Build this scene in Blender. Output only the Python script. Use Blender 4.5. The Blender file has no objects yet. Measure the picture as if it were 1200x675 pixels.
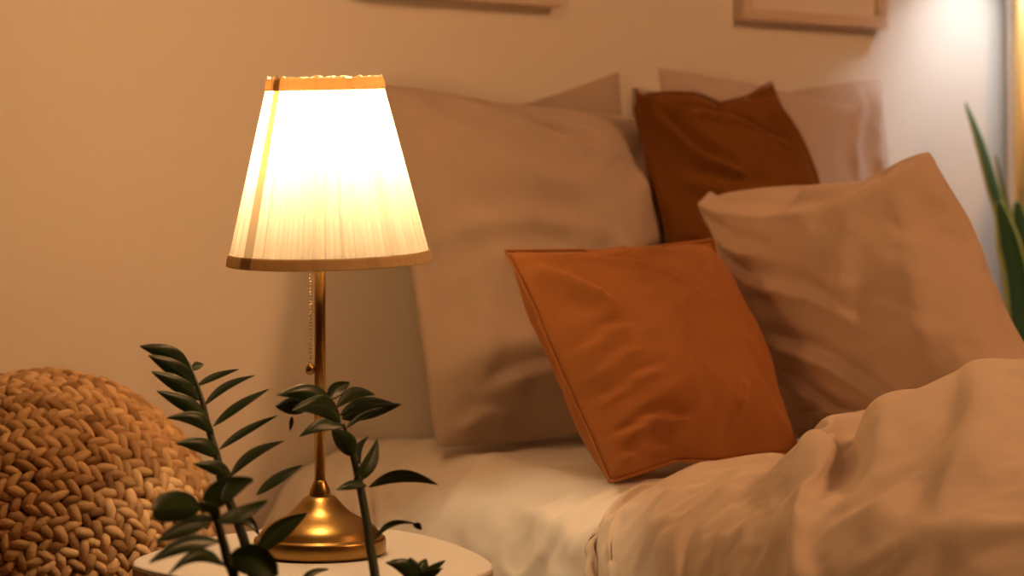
import bpy, bmesh, math, random
import numpy as np
from mathutils import Vector, Matrix

sc = bpy.context.scene
COL = sc.collection
PI = math.pi
rnd = random.Random(5)

# ------------------------------------------------------------------ camera
FPX = 2700.0            # focal length in pixels of a 1200 px wide frame
HZ = 272.0              # row of the horizon
CZ = 0.648              # camera height
TH = math.radians(34)
CT, ST = math.cos(TH), math.sin(TH)

def P(px, py, d):
    """world point at depth d along the camera axis"""
    X = (px - 600) / FPX * d
    return Vector((CT * X + ST * d, -ST * X + CT * d, CZ - (py - HZ) / FPX * d))

def PZ(px, py, z):
    return P(px, py, (CZ - z) * FPX / (py - HZ))

def PY(px, py, y):
    s = (px - 600) / FPX
    return P(px, py, y / (CT - ST * s))

VIEW = Vector((ST, CT, 0))
RIGHT = Vector((CT, -ST, 0))
UP = Vector((0, 0, 1))

cam = bpy.data.cameras.new('camera')
cam_o = bpy.data.objects.new('camera', cam)
COL.objects.link(cam_o)
cam_o.location = (0, 0, CZ)
cam_o.rotation_euler = (PI / 2, 0, -TH)
cam.sensor_width = 36
cam.lens = FPX / 1200 * 36
cam.shift_y = -(337.5 - HZ) / 1200
cam.clip_start = 0.05
cam.dof.use_dof = True
cam.dof.focus_distance = 2.66
cam.dof.aperture_fstop = 81 / 20.0
sc.camera = cam_o

# ------------------------------------------------------------------ materials
def mat(name):
    m = bpy.data.materials.new(name)
    m.use_nodes = True
    nt = m.node_tree
    return m, nt, nt.nodes, nt.links, nt.nodes['Principled BSDF']

def noise_bump(nt, bsdf, scale, strength, dist=0.002, detail=4, coord='Object', stretch=None, scale2=None):
    n, l = nt.nodes, nt.links
    tc = n.new('ShaderNodeTexCoord')
    src = tc.outputs[coord]
    if stretch:
        mp = n.new('ShaderNodeMapping')
        mp.inputs['Scale'].default_value = stretch
        l.new(src, mp.inputs['Vector']); src = mp.outputs['Vector']
    t = n.new('ShaderNodeTexNoise')
    t.inputs['Scale'].default_value = scale
    t.inputs['Detail'].default_value = detail
    l.new(src, t.inputs['Vector'])
    b = n.new('ShaderNodeBump')
    b.inputs['Strength'].default_value = strength
    b.inputs['Distance'].default_value = dist
    l.new(t.outputs['Fac'], b.inputs['Height'])
    l.new(b.outputs['Normal'], bsdf.inputs['Normal'])
    return t, src

def fabric(name, col, rough=0.9, sheen=0.25, bump=0.25, scale=70, var=0.06):
    m, nt, n, l, b = mat(name)
    b.inputs['Roughness'].default_value = rough
    b.inputs['Specular IOR Level'].default_value = 0.15
    b.inputs['Sheen Weight'].default_value = sheen
    b.inputs['Sheen Roughness'].default_value = 0.5
    b.inputs['Sheen Tint'].default_value = (*[min(1, c * 1.3) for c in col], 1)
    t, src = noise_bump(nt, b, scale, bump, 0.003, 5)
    t2 = n.new('ShaderNodeTexNoise'); t2.inputs['Scale'].default_value = 5
    l.new(src, t2.inputs['Vector'])
    r = n.new('ShaderNodeValToRGB')
    r.color_ramp.elements[0].position = .3; r.color_ramp.elements[1].position = .7
    r.color_ramp.elements[0].color = (*[c * (1 - var) for c in col], 1)
    r.color_ramp.elements[1].color = (*[min(1, c * (1 + var)) for c in col], 1)
    l.new(t2.outputs['Fac'], r.inputs['Fac'])
    l.new(r.outputs['Color'], b.inputs['Base Color'])
    return m

def plain(name, col, rough=0.6, bump=None, metal=0, spec=0.4):
    m, nt, n, l, b = mat(name)
    b.inputs['Base Color'].default_value = (*col, 1)
    b.inputs['Roughness'].default_value = rough
    b.inputs['Metallic'].default_value = metal
    b.inputs['Specular IOR Level'].default_value = spec
    if bump: noise_bump(nt, b, bump[0], bump[1], bump[2])
    return m

def wood(name, c1, c2, scale=4, rough=.5, stretch=(1, 12, 12)):
    m, nt, n, l, b = mat(name)
    b.inputs['Roughness'].default_value = rough
    t, src = noise_bump(nt, b, scale, .08, .002, 5, stretch=stretch)
    r = n.new('ShaderNodeValToRGB')
    r.color_ramp.elements[0].position = .3; r.color_ramp.elements[1].position = .7
    r.color_ramp.elements[0].color = (*c1, 1); r.color_ramp.elements[1].color = (*c2, 1)
    l.new(t.outputs['Fac'], r.inputs['Fac']); l.new(r.outputs['Color'], b.inputs['Base Color'])
    return m

def attr_mat(name, attr, stops, rough, bump=None, spec=.4):
    m, nt, n, l, b = mat(name)
    a = n.new('ShaderNodeAttribute'); a.attribute_name = attr
    r = n.new('ShaderNodeValToRGB')
    el = r.color_ramp.elements
    el[0].position, el[0].color = stops[0][0], (*stops[0][1], 1)
    el[1].position, el[1].color = stops[-1][0], (*stops[-1][1], 1)
    for p, c in stops[1:-1]:
        e = el.new(p); e.color = (*c, 1)
    l.new(a.outputs['Fac'], r.inputs['Fac']); l.new(r.outputs['Color'], b.inputs['Base Color'])
    b.inputs['Roughness'].default_value = rough
    b.inputs['Specular IOR Level'].default_value = spec
    if bump: noise_bump(nt, b, *bump)
    return m

M = {}
M['wall'] = plain('wall_paint', (.80, .745, .67), .85, (180, .12, .001), spec=.2)
M['ceiling'] = plain('ceiling_paint', (.8, .78, .75), .9)
M['wall_dark'] = plain('low_bounce_dark', (.09, .065, .05), .85, (180, .12, .001), spec=.2)  # unseen walls made dark so they bounce less fill light
M['floor'] = wood('floor_wood', (.22, .13, .07), (.34, .21, .12), 3)
M['beige'] = fabric('beige_linen', (.45, .355, .28))
M['beige2'] = fabric('warm_beige_cotton', (.55, .42, .325))
M['pink'] = fabric('pinkish_beige_cotton', (.52, .41, .34))
M['sheet'] = fabric('cream_sheet_cotton', (.76, .72, .665), bump=.12)
M['duvet'] = fabric('greige_duvet_cotton', (.65, .55, .455), bump=.2)
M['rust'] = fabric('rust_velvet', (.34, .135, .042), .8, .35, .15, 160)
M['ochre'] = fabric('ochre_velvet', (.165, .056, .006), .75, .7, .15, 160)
M['mattress'] = fabric('white_ticking', (.75, .72, .68))
M['white_wood'] = plain('cream_lacquer', (.74, .70, .64), .45, (40, .05, .001))
M['edge_wood'] = wood('table_edge_wood', (.33, .2, .11), (.43, .27, .15), 6)
M['frame_wood'] = wood('pale_frame_wood', (.62, .49, .38), (.72, .58, .45), 5)
M['mat_board'] = plain('mat_board', (.78, .70, .62), .8)
M['art'] = fabric('sand_print', (.62, .48, .36), var=.25)
M['pot'] = plain('pot_ceramic', (.5, .46, .42), .5, (60, .1, .001))
M['soil'] = plain('potting_soil', (.03, .02, .013), .95, (90, .8, .01))
M['stem'] = plain('stem_green', (.028, .042, .014), .45, (120, .1, .001))
M['curtain'] = fabric('white_curtain', (.84, .81, .78))
M['gold'] = plain('gilded_pole', (.72, .47, .16), .38, metal=.55)
M['lamp_metal'] = plain('white_lamp_metal', (.75, .74, .72), .5)
M['leaf'] = attr_mat('leaf_green', 'rib', [(0, (.014, .042, .009)), (.85, (.018, .054, .011)), (1, (.045, .095, .026))], .34, (60, .08, .001), .5)
M['snake'] = attr_mat('snake_leaf', 'rib', [(0, (.50, .46, .10)), (.22, (.42, .42, .09)), (.32, (.02, .075, .025)), (1, (.03, .10, .04))], .4, (25, .1, .002), .4)
M['straw'] = attr_mat('water_hyacinth', 'tone', [(0, (.24, .12, .045)), (.3, (.42, .25, .11)), (.7, (.62, .40, .20)), (1, (.74, .52, .28))], .6, (140, .5, .003), .3)
M['straw_dark'] = plain('pouf_core', (.10, .05, .02), .9)

def brass(name, c, rough):
    m, nt, n, l, b = mat(name)
    b.inputs['Base Color'].default_value = (*c, 1)
    b.inputs['Metallic'].default_value = 1
    b.inputs['Roughness'].default_value = rough
    noise_bump(nt, b, 30, .04, .001, 3)
    return m
M['brass'] = brass('aged_brass', (.34, .20, .056), .30)

def shade_cloth(name, col, transp, transl, attr=None):
    m = bpy.data.materials.new(name); m.use_nodes = True
    nt = m.node_tree; n = nt.nodes; l = nt.links
    n.clear()
    out = n.new('ShaderNodeOutputMaterial')
    tl = n.new('ShaderNodeBsdfTranslucent'); df = n.new('ShaderNodeBsdfDiffuse'); tr = n.new('ShaderNodeBsdfTransparent')
    tl.inputs['Color'].default_value = (*col, 1)
    df.inputs['Color'].default_value = (*col, 1)
    tr.inputs['Color'].default_value = (.95, .70, .45, 1)
    m1 = n.new('ShaderNodeMixShader'); m1.inputs[0].default_value = transl
    l.new(df.outputs[0], m1.inputs[1]); l.new(tl.outputs[0], m1.inputs[2])
    m2 = n.new('ShaderNodeMixShader'); m2.inputs[0].default_value = transp
    l.new(m1.outputs[0], m2.inputs[1]); l.new(tr.outputs[0], m2.inputs[2])
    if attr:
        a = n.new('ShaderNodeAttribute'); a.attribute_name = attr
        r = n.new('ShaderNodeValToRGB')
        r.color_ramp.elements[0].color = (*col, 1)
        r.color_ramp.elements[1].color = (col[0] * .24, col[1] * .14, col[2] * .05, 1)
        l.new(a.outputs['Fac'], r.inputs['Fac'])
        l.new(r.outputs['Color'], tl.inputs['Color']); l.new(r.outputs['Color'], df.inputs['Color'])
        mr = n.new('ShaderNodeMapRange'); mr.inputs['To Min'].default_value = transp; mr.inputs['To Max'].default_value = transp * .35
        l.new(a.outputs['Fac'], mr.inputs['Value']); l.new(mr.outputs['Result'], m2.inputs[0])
    l.new(m2.outputs[0], out.inputs['Surface'])
    return m
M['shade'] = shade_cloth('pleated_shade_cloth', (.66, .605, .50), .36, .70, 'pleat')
M['ribbon'] = shade_cloth('shade_ribbon', (.78, .63, .40), .0, .40, 'pleat')

def emitter(name, col, s):
    m = bpy.data.materials.new(name); m.use_nodes = True
    nt = m.node_tree; nt.nodes.clear()
    e = nt.nodes.new('ShaderNodeEmission'); e.inputs[0].default_value = (*col, 1); e.inputs[1].default_value = s
    o = nt.nodes.new('ShaderNodeOutputMaterial'); nt.links.new(e.outputs[0], o.inputs[0])
    return m
M['bulb'] = emitter('lit_bulb', (1, .70, .38), 265)
M['cool_bulb'] = emitter('cool_bulb', (.88, .95, 1), 280)
M['fill_globe_bulb'] = emitter('fill_globe_glow', (1, .50, .21), 9)  # glow of the added fill globe over the table
M['room_bulb'] = emitter('room_bulb', (1, .48, .20), 82)

# ------------------------------------------------------------------ object helpers
def link(name, me, m, parent=None, smooth=True):
    o = bpy.data.objects.new(name, me)
    COL.objects.link(o)
    if m is not None:
        me.materials.clear(); me.materials.append(m)
    if smooth:
        for p in me.polygons: p.use_smooth = True
    if parent: o.parent = parent
    return o

def mesh(name, v, f, m, parent=None, smooth=True, attrs=None):
    me = bpy.data.meshes.new(name)
    me.from_pydata([tuple(x) for x in v], [], f); me.update()
    if attrs:
        for k, vals in attrs.items():
            a = me.attributes.new(k, 'FLOAT', 'POINT')
            a.data.foreach_set('value', np.asarray(vals, dtype=np.float32))
    return link(name, me, m, parent, smooth)

def from_bm(name, bm, m, parent=None, smooth=True):
    bmesh.ops.recalc_face_normals(bm, faces=bm.faces)
    me = bpy.data.meshes.new(name); bm.to_mesh(me); bm.free()
    return link(name, me, m, parent, smooth)

def empty(name, loc, label, cat, group=None, rz=0):
    o = bpy.data.objects.new(name, None); COL.objects.link(o)
    o.location = loc; o.rotation_euler = (0, 0, rz); o.empty_display_size = .05
    tag(o, label, cat, group); return o

def tag(o, label, cat, group=None):
    o['label'] = label; o['category'] = cat
    if group: o['group'] = group
    return o

def struct(o):
    o['kind'] = 'structure'; return o

def box_bm(x0, x1, y0, y1, z0, z1, bev=0, seg=2):
    bm = bmesh.new()
    bmesh.ops.create_cube(bm, size=1)
    for v in bm.verts:
        v.co = Vector(((x0 + x1) / 2 + v.co.x * (x1 - x0), (y0 + y1) / 2 + v.co.y * (y1 - y0), (z0 + z1) / 2 + v.co.z * (z1 - z0)))
    if bev:
        bmesh.ops.bevel(bm, geom=bm.edges[:], offset=bev, segments=seg, affect='EDGES', profile=.5)
    return bm

def lathe(profile, n=64):
    """closed lathe around z; profile list of (r,z)"""
    v, f = [], []
    for r, z in profile:
        for i in range(n):
            a = 2 * PI * i / n
            v.append((r * math.cos(a), r * math.sin(a), z))
    for k in range(len(profile) - 1):
        for i in range(n):
            j = (i + 1) % n
            f.append([k * n + i, k * n + j, (k + 1) * n + j, (k + 1) * n + i])
    f.append([i for i in range(n)][::-1])
    f.append([(len(profile) - 1) * n + i for i in range(n)])
    return v, f

def spline(pts, n):
    """Catmull-Rom through Vectors"""
    pts = [Vector(p) for p in pts]
    out = []
    m = len(pts) - 1
    for k in range(n + 1):
        t = k / n * m; i = min(int(t), m - 1); u = t - i
        p0 = pts[max(i - 1, 0)]; p1 = pts[i]; p2 = pts[i + 1]; p3 = pts[min(i + 2, m)]
        out.append(.5 * ((2 * p1) + (-p0 + p2) * u + (2 * p0 - 5 * p1 + 4 * p2 - p3) * u * u + (-p0 + 3 * p1 - 3 * p2 + p3) * u ** 3))
    return out

def tube(pts, radii, seg=12, n=None):
    """swept tube through control points with tapering radii, closed ends"""
    n = n or len(pts) * 6
    c = spline(pts, n)
    rr = [float(np.interp(k / n, np.linspace(0, 1, len(radii)), radii)) for k in range(n + 1)]
    v, f = [], []
    up = None
    for k, p in enumerate(c):
        t = (c[min(k + 1, n)] - c[max(k - 1, 0)]).normalized()
        if up is None:
            up = Vector((1, 0, 0)) if abs(t.x) < .8 else Vector((0, 1, 0))
        a = (up - t * up.dot(t)).normalized(); b = t.cross(a); up = a
        for i in range(seg):
            g = 2 * PI * i / seg
            v.append(p + (a * math.cos(g) + b * math.sin(g)) * rr[k])
    for k in range(n):
        for i in range(seg):
            j = (i + 1) % seg
            f.append([k * seg + i, k * seg + j, (k + 1) * seg + j, (k + 1) * seg + i])
    f.append(list(range(seg))[::-1]); f.append([n * seg + i for i in range(seg)])
    return v, f

def loc_of(v, o):
    return [tuple(Vector(p) - Vector(o)) for p in v]

# ------------------------------------------------------------------ room
WY = 3.06
X0, X1, Y0, ZC = -1.5, 4.2, -2.2, 2.5
struct(from_bm('floor', box_bm(X0 - .1, X1 + .1, Y0 - .1, WY + .1, -.1, 0), M['floor'], smooth=False))
struct(from_bm('ceiling', box_bm(X0 - .1, X1 + .1, Y0 - .1, WY + .1, ZC, ZC + .1), M['ceiling'], smooth=False))
struct(from_bm('wall_back', box_bm(X0 - .1, X1 + .1, WY, WY + .1, 0, ZC), M['wall'], smooth=False))
struct(from_bm('wall_front', box_bm(X0 - .1, X1 + .1, Y0 - .1, Y0, 0, ZC), M['wall_dark'], smooth=False))
struct(from_bm('wall_left', box_bm(X0 - .1, X0, Y0, WY, 0, ZC), M['wall_dark'], smooth=False))
struct(from_bm('wall_right', box_bm(X1, X1 + .1, Y0, WY, 0, ZC), M['wall_dark'], smooth=False))

# ------------------------------------------------------------------ picture frames
def picture(x0, x1, z0, h, label):
    t = empty('picture_frame', ((x0 + x1) / 2, WY, z0), label, 'picture frame', 'framed pictures above the bed')
    w = x1 - x0; b = .022; dpt = .026
    bm = bmesh.new()
    for (a0, a1, c0, c1) in ((-w/2, w/2, 0, b), (-w/2, w/2, h - b, h), (-w/2, -w/2 + b, b, h - b), (w/2 - b, w/2, b, h - b)):
        s = box_bm(a0, a1, -dpt, -.001, c0, c1, .003)
        me = bpy.data.meshes.new('t'); s.to_mesh(me); s.free(); bm.from_mesh(me); bpy.data.meshes.remove(me)
    from_bm('frame', bm, M['frame_wood'], t, False)
    from_bm('mat_board', box_bm(-w/2 + b, w/2 - b, -.012, -.002, b, h - b), M['mat_board'], t, False)
    from_bm('print', box_bm(-w/2 + b + .05, w/2 - b - .05, -.0135, -.0122, b + .055, h - b - .055), M['art'], t, False)
    return t
a = PY(860, 24, WY); b_ = PY(1030, 36, WY); c_ = PY(648, 10, WY)
zf = (a.z + b_.z + c_.z) / 3
wf = b_.x - a.x
picture(c_.x - wf * 1.1, c_.x, zf, .5, 'pale framed picture on the wall above the large left pillow, only its bottom edge showing')
picture(a.x, b_.x, zf, .5, 'pale wooden framed picture hanging above the pinkish pillow on the right')

# ------------------------------------------------------------------ cloth tools
def smoothstep(x):
    x = np.clip(x, 0, 1); return x * x * (3 - 2 * x)

def seg_ridge(U, V, pts, amp, wid, taper=.25, asym=0.0):
    """smooth ridge (or groove) along a polyline in the (U,V) plane"""
    pts = np.array([tuple(p)[:2] for p in spline([Vector((a_, b_, 0)) for a_, b_ in pts], 24)])
    L = np.r_[0, np.cumsum(np.hypot(*np.diff(pts, axis=0).T))]
    best = np.full(U.shape, 1e9); tt = np.zeros(U.shape); sg = np.zeros(U.shape)
    for i in range(len(pts) - 1):
        a, b = pts[i], pts[i + 1]; ab = b - a; l2 = (ab ** 2).sum() + 1e-12
        t = np.clip(((U - a[0]) * ab[0] + (V - a[1]) * ab[1]) / l2, 0, 1)
        dx, dy = U - a[0] - t * ab[0], V - a[1] - t * ab[1]
        d = np.hypot(dx, dy); s = np.sign(ab[0] * dy - ab[1] * dx)
        k = d < best
        best = np.where(k, d, best); tt = np.where(k, (L[i] + t * (L[i + 1] - L[i])) / L[-1], tt); sg = np.where(k, s, sg)
    w = wid * (.55 + .45 * np.sin(PI * np.clip(tt, .02, .98)))
    env = smoothstep(tt / taper) * smoothstep((1 - tt) / taper) if taper > 0 else 1
    q = best * sg / w
    prof = np.exp(-1.9 * (np.sqrt(q * q + .12) - .346))
    if asym: prof = prof - asym * np.exp(-(q - 1.5) ** 2)
    return amp * env * prof

def fbm(U, V, seed, freq, octs=3, gain=.5):
    r = np.random.RandomState(seed); out = np.zeros_like(U); a = 1
    for _ in range(octs):
        for _k in range(4):
            th = r.uniform(0, 2 * PI); ph = r.uniform(0, 2 * PI); f = freq * r.uniform(.7, 1.3)
            out += a * np.sin((U * math.cos(th) + V * math.sin(th)) * f * 2 * PI + ph + 1.3 * np.sin((V * math.cos(th) - U * math.sin(th)) * f * 3.1 + ph * 2)) / 4
        freq *= 2; a *= gain
    return out

def ridged(U, V, seed, freq, sharp=2.0):
    a = fbm(U, V, seed, freq, 2, .5)
    return np.clip(1 - np.abs(a) * 1.8, 0, 1) ** sharp - .35

def sim_pillow(w, h, n, seed, press, shrink, bend, frames=28):
    rng = np.random.RandomState(seed)
    m = max(4, int(n * h / w)); verts = []; idx = {}
    ph = rng.uniform(0, 6.28, 4)
    for side in (0, 1):
        for j in range(m + 1):
            for i in range(n + 1):
                edge = i in (0, n) or j in (0, m)
                if side == 1 and edge:
                    idx[(1, i, j)] = idx[(0, i, j)]; continue
                u = i / n - .5; v = j / m - .5; d = min(i, n - i, j, m - j)
                z = (1 if side == 0 else -1) * .012 * min(d, 3) / 3 + (0 if edge else .006 * math.sin(u * 9 + ph[0]) * math.cos(v * 7 + ph[1]) + .003 * math.sin(u * 17 + v * 13 + ph[2]))
                idx[(side, i, j)] = len(verts); verts.append((u * w, v * h, z))
    faces = []; uv = np.array([(x / w + .5, y / h + .5) for x, y, _ in verts])
    side_of = np.zeros(len(verts))
    for (s, i, j), k in idx.items():
        if not (i in (0, n) or j in (0, m)): side_of[k] = 1 if s == 0 else -1
    for side in (0, 1):
        for j in range(m):
            for i in range(n):
                q = [idx[(side, i, j)], idx[(side, i + 1, j)], idx[(side, i + 1, j + 1)], idx[(side, i, j + 1)]]
                faces.append(q if side == 0 else q[::-1])
    me = bpy.data.meshes.new('tmp'); me.from_pydata(verts, [], faces); me.update()
    o = bpy.data.objects.new('tmp', me); COL.objects.link(o)
    md = o.modifiers.new('c', 'CLOTH'); s = md.settings
    s.quality = 6; s.mass = .15; s.use_pressure = True; s.uniform_pressure_force = press
    s.tension_stiffness = 40; s.compression_stiffness = 10; s.shear_stiffness = 10; s.bending_stiffness = bend
    s.tension_damping = 10; s.compression_damping = 10; s.air_damping = 4
    s.shrink_min = shrink; s.shrink_max = shrink
    s.effector_weights.gravity = 0
    md.collision_settings.use_collision = False
    md.point_cache.frame_start = 1; md.point_cache.frame_end = frames + 1
    for fr in range(1, frames + 1): sc.frame_set(fr)
    ev = o.evaluated_get(bpy.context.evaluated_depsgraph_get())
    co = np.empty(len(verts) * 3); ev.data.vertices.foreach_get('co', co)
    co = co.reshape(-1, 3).copy()
    bpy.data.objects.remove(o); bpy.data.meshes.remove(me)
    sc.frame_set(1)
    cor = [co[idx[(0, 0, 0)]], co[idx[(0, n, 0)]], co[idx[(0, n, m)]], co[idx[(0, 0, m)]]]
    ring = [idx[(0, i, 0)] for i in range(n)] + [idx[(0, n, j)] for j in range(m)] + [idx[(0, i, m)] for i in range(n, 0, -1)] + [idx[(0, 0, j)] for j in range(m, 0, -1)]
    return co, uv, side_of, faces, cor, ring

def pillow(name, corners, size, m, label, cat, seed, press=2.2, shrink=-.05, bend=.5, n=38, thick=1.0, folds=(), group=None, crumple=.002, bend_back=0.0, keep=.35, rounding=.0):
    """corners BL,BR,TR,TL in world; folds in unit (u,v) of the front face"""
    co, uv, side, faces, cor, ring = sim_pillow(size[0], size[1], n, seed, press, shrink, bend)
    # inverse of the mean affine so that the simulated corners land on the unit square
    A = np.array([[c[0], c[1], 1] for c in cor]); B = np.array([[0, 0], [1, 0], [1, 1], [0, 1]], float)
    T = np.linalg.lstsq(A, B, rcond=None)[0]
    q = np.c_[co[:, :2], np.ones(len(co))] @ T
    zmean = np.mean([c[2] for c in cor])
    q = q * (1 - keep) + uv * keep
    h = (co[:, 2] - zmean) * thick
    cr_ = (np.abs(2 * q[:, 0] - 1) * np.abs(2 * q[:, 1] - 1)) ** 5 * rounding
    q = .5 + (q - .5) * (1 - 2 * cr_)[:, None]
    U, V = q[:, 0], q[:, 1]
    inner = np.sin(PI * np.clip(U, 0, 1)) * np.sin(PI * np.clip(V, 0, 1))
    fr = np.maximum(side, 0)
    for (pts, amp, wid, *rest) in folds:
        asym = rest[0] if rest else .5
        h += fr * seg_ridge(uv[:, 0], uv[:, 1], pts, amp * 2.0, wid * .8, .25, asym)
    h += side * (crumple * 1.6 * ridged(uv[:, 0] * .8 + uv[:, 1] * .5, uv[:, 1] * .9 - uv[:, 0] * .5, seed + 3, 2.4, 2.0)) * np.clip(inner * 3, 0, 1)
    h += side * crumple * fbm(uv[:, 0], uv[:, 1], seed, 2.5, 3) * np.clip(inner * 3, 0, 1)
    BL, BR, TR, TL = [np.array(c) for c in corners]
    pos = ((1 - U) * (1 - V))[:, None] * BL + (U * (1 - V))[:, None] * BR + (U * V)[:, None] * TR + ((1 - U) * V)[:, None] * TL
    nrm = np.cross(BR + TR - BL - TL, TL + TR - BL - BR); nrm /= np.linalg.norm(nrm)
    pos = pos + h[:, None] * nrm - (bend_back * (1 - inner))[:, None] * nrm
    org = (BL + BR) / 2
    org = Vector((org[0], org[1], min(pos[:, 2])))
    o = mesh(name, pos - np.array(org), faces, m)
    o.location = org
    s = o.modifiers.new('s', 'SUBSURF'); s.levels = 2; s.render_levels = 2
    loop = [Vector(pos[k] - np.array(org)) for k in ring]
    if cat == 'cushion':
        v, f = tube(loop + [loop[0]], [.0021, .0021], 6, len(loop) * 2)
        mesh('seam', v, f, m, o)
    tag(o, label, cat, group)
    return o

ZM = .327   # mattress top
# ---- pillows
BP = 'beige pillows on the bed'
pillow('bed_pillow', [PY(545, 500, 2.985), PY(770, 470, 3.0), PY(727, 80, 3.025), PY(490, 128, 3.025)], (.5, .55), M['beige'],
       'large beige pillow leaning on the wall behind another, just its top right corner showing', 'pillow', 11, 1.6, group=BP, thick=.25)
pillow('bed_pillow', [PZ(508, 533, ZM + .012), PY(800, 505, 2.77), PY(770, 138, 2.93), PY(438, 90, 2.955)], (.52, .55), M['beige'],
       'largest beige pillow, standing upright right behind the lit lamp', 'pillow', 4, 2.6, -.04, .5, group=BP, thick=.78, keep=.85, crumple=.0042, rounding=.012,
       folds=[([(.22, 1.0), (.42, .88), (.62, .80), (.78, .74)], .012, .028, .8), ([(.30, .97), (.55, .90), (.72, .86)], .009, .03, .6),
              ([(.0, .52), (.25, .56), (.5, .55), (.7, .5)], .008, .05, .5), ([(.05, .40), (.3, .47), (.55, .45)], .007, .04, .5),
              ([(.08, .10), (.28, .155), (.5, .17), (.75, .15)], .010, .03, .9), ([(.04, .03), (.16, .07), (.3, .05)], .009, .03, .6),
              ([(.1, .8), (.35, .72), (.6, .66)], .006, .06, .4)])
pillow('bed_pillow', [PY(805, 470, 2.88), PY(1092, 450, 2.9), PY(1033, 88, 3.005), PY(768, 76, 3.005)], (.52, .58), M['pink'],
       'pinkish beige pillow leaning on the wall at the right, behind the dark rust cushion', 'pillow', 7, 1.8, -.05, .5, group=BP, thick=.62,
       folds=[([(.97, .98), (.85, .8), (.8, .55)], .010, .04), ([(.86, .99), (.74, .8), (.7, .6)], .010, .035), ([(.05, .95), (.25, .85), (.5, .82)], .01, .04)])
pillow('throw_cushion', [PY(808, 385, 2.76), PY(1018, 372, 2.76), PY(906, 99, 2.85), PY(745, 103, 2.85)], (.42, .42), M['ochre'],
       'dark rust velvet cushion perched at the back, in front of the pinkish pillow', 'cushion', 21, 2.3, -.05, .45, group='rust cushions on the bed', thick=.85,
       folds=[([(.02, .95), (.25, .85), (.55, .8), (.8, .62)], .012, .035, .8), ([(.97, .97), (.8, .85), (.75, .6)], .010, .04, .6), ([(.03, .9), (.2, .66), (.45, .55)], .012, .035, .7),
              ([(.95, .92), (.95, .6), (.9, .3)], .008, .04, .5), ([(.05, .6), (.3, .5), (.6, .5)], .008, .04, .5)])
pillow('bed_pillow', [P(930, 522, 3.27), P(1285, 565, 2.86), P(1094, 166, 3.12), P(818, 218, 3.47)], (.46, .46), M['beige2'],
       'plump beige pillow at the right front, one corner pointing up, beside the duvet heap', 'pillow', 15, 2.8, -.05, .5, group=BP, thick=1.1, rounding=.02, crumple=.003,
       folds=[([(.02, .97), (.2, .86), (.45, .82), (.7, .8)], .009, .04, .6), ([(.05, .9), (.22, .72), (.45, .66)], .010, .035, .7), ([(.1, .75), (.28, .58), (.5, .52), (.65, .4)], .008, .035, .6),
              ([(.97, .97), (.75, .8), (.62, .55), (.55, .3)], .008, .05, .5), ([(.05, .5), (.2, .38), (.45, .3), (.6, .12)], .009, .035, .7), ([(.08, .3), (.25, .22), (.4, .1)], .010, .03, .7),
              ([(.9, .9), (.85, .6), (.75, .3)], .006, .05, .4), ([(.15, .12), (.4, .12), (.6, .05)], .01, .03, .6)])
pillow('throw_cushion', [P(713, 566, 2.85), P(940, 528, 3.12), P(834, 282, 3.30), P(594, 293, 2.99)], (.42, .42), M['rust'],
       'bright rust velvet cushion at the front of the bed, leaning on the largest beige pillow', 'cushion', 33, 2.5, -.045, .45, group='rust cushions on the bed', thick=1.0, keep=.75,
       folds=[([(.03, .97), (.22, .86), (.45, .74), (.6, .6)], .012, .03, .8), ([(.02, .93), (.12, .75), (.2, .62)], .012, .03, .8), ([(.25, .93), (.5, .88), (.75, .9)], .008, .04, .5),
              ([(.03, .12), (.2, .15), (.38, .12)], .012, .022, .9), ([(.04, .05), (.18, .07), (.3, .05)], .010, .02, .9), ([(.55, .05), (.6, .14), (.64, .25)], .008, .02, .6),
              ([(.02, .3), (.12, .3), (.3, .34)], .006, .02, .7), ([(.02, .4), (.12, .41), (.22, .43)], .005, .02, .7), ([(.02, .5), (.1, .51), (.25, .55)], .005, .02, .7), ([(.3, .7), (.4, .55), (.42, .4)], .006, .04, .4)])

# ------------------------------------------------------------------ bed
BX0, BX1, BYN = 1.62, 2.88, 1.0
bed = empty('bed', ((BX0 + BX1) / 2, (BYN + WY) / 2, 0), 'low double bed under cream sheet and duvet along the wall', 'bed')
def in_bed(bm): 
    bmesh.ops.translate(bm, verts=bm.verts, vec=-Vector(bed.location)); return bm
from_bm('bed_base', in_bed(box_bm(BX0 + .05, BX1 - .05, BYN + .05, WY - .03, 0, .12, .01)), M['edge_wood'], bed, False)
from_bm('mattress', in_bed(box_bm(BX0 + .02, BX1 - .02, BYN + .03, WY - .035, .12, .235, .03, 4)), M['mattress'], bed)

def loft(stations, na, nb):
    """stations: list of (y, [(x,z)...]) all resampled by arclength-free spline; returns grid (na+1,nb+1,3)"""
    ys = np.array([s[0] for s in stations])
    curves = []
    for y, pts in stations:
        c = spline([Vector((x, y, z)) for x, z in pts], 400)
        c = np.array([tuple(p) for p in c])
        L = np.r_[0, np.cumsum(np.linalg.norm(np.diff(c, axis=0), axis=1))]
        t = np.linspace(0, L[-1], nb + 1)
        curves.append(np.stack([np.interp(t, L, c[:, k]) for k in range(3)], 1))
    curves = np.array(curves)
    G = np.zeros((na + 1, nb + 1, 3)); yy = np.linspace(ys[0], ys[-1], na + 1)
    # monotone cubic-ish: catmull-rom between stations
    order = np.argsort(ys)
    ysr, cr = ys[order], curves[order]
    for a_, y in enumerate(yy):
        i = int(np.clip(np.searchsorted(ysr, y) - 1, 0, len(ysr) - 2))
        u = (y - ysr[i]) / (ysr[i + 1] - ysr[i]); u = u * u * (3 - 2 * u) * .5 + u * .5
        G[a_] = cr[i] * (1 - u) + cr[i + 1] * u
        G[a_, :, 1] = y
    return G

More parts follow.
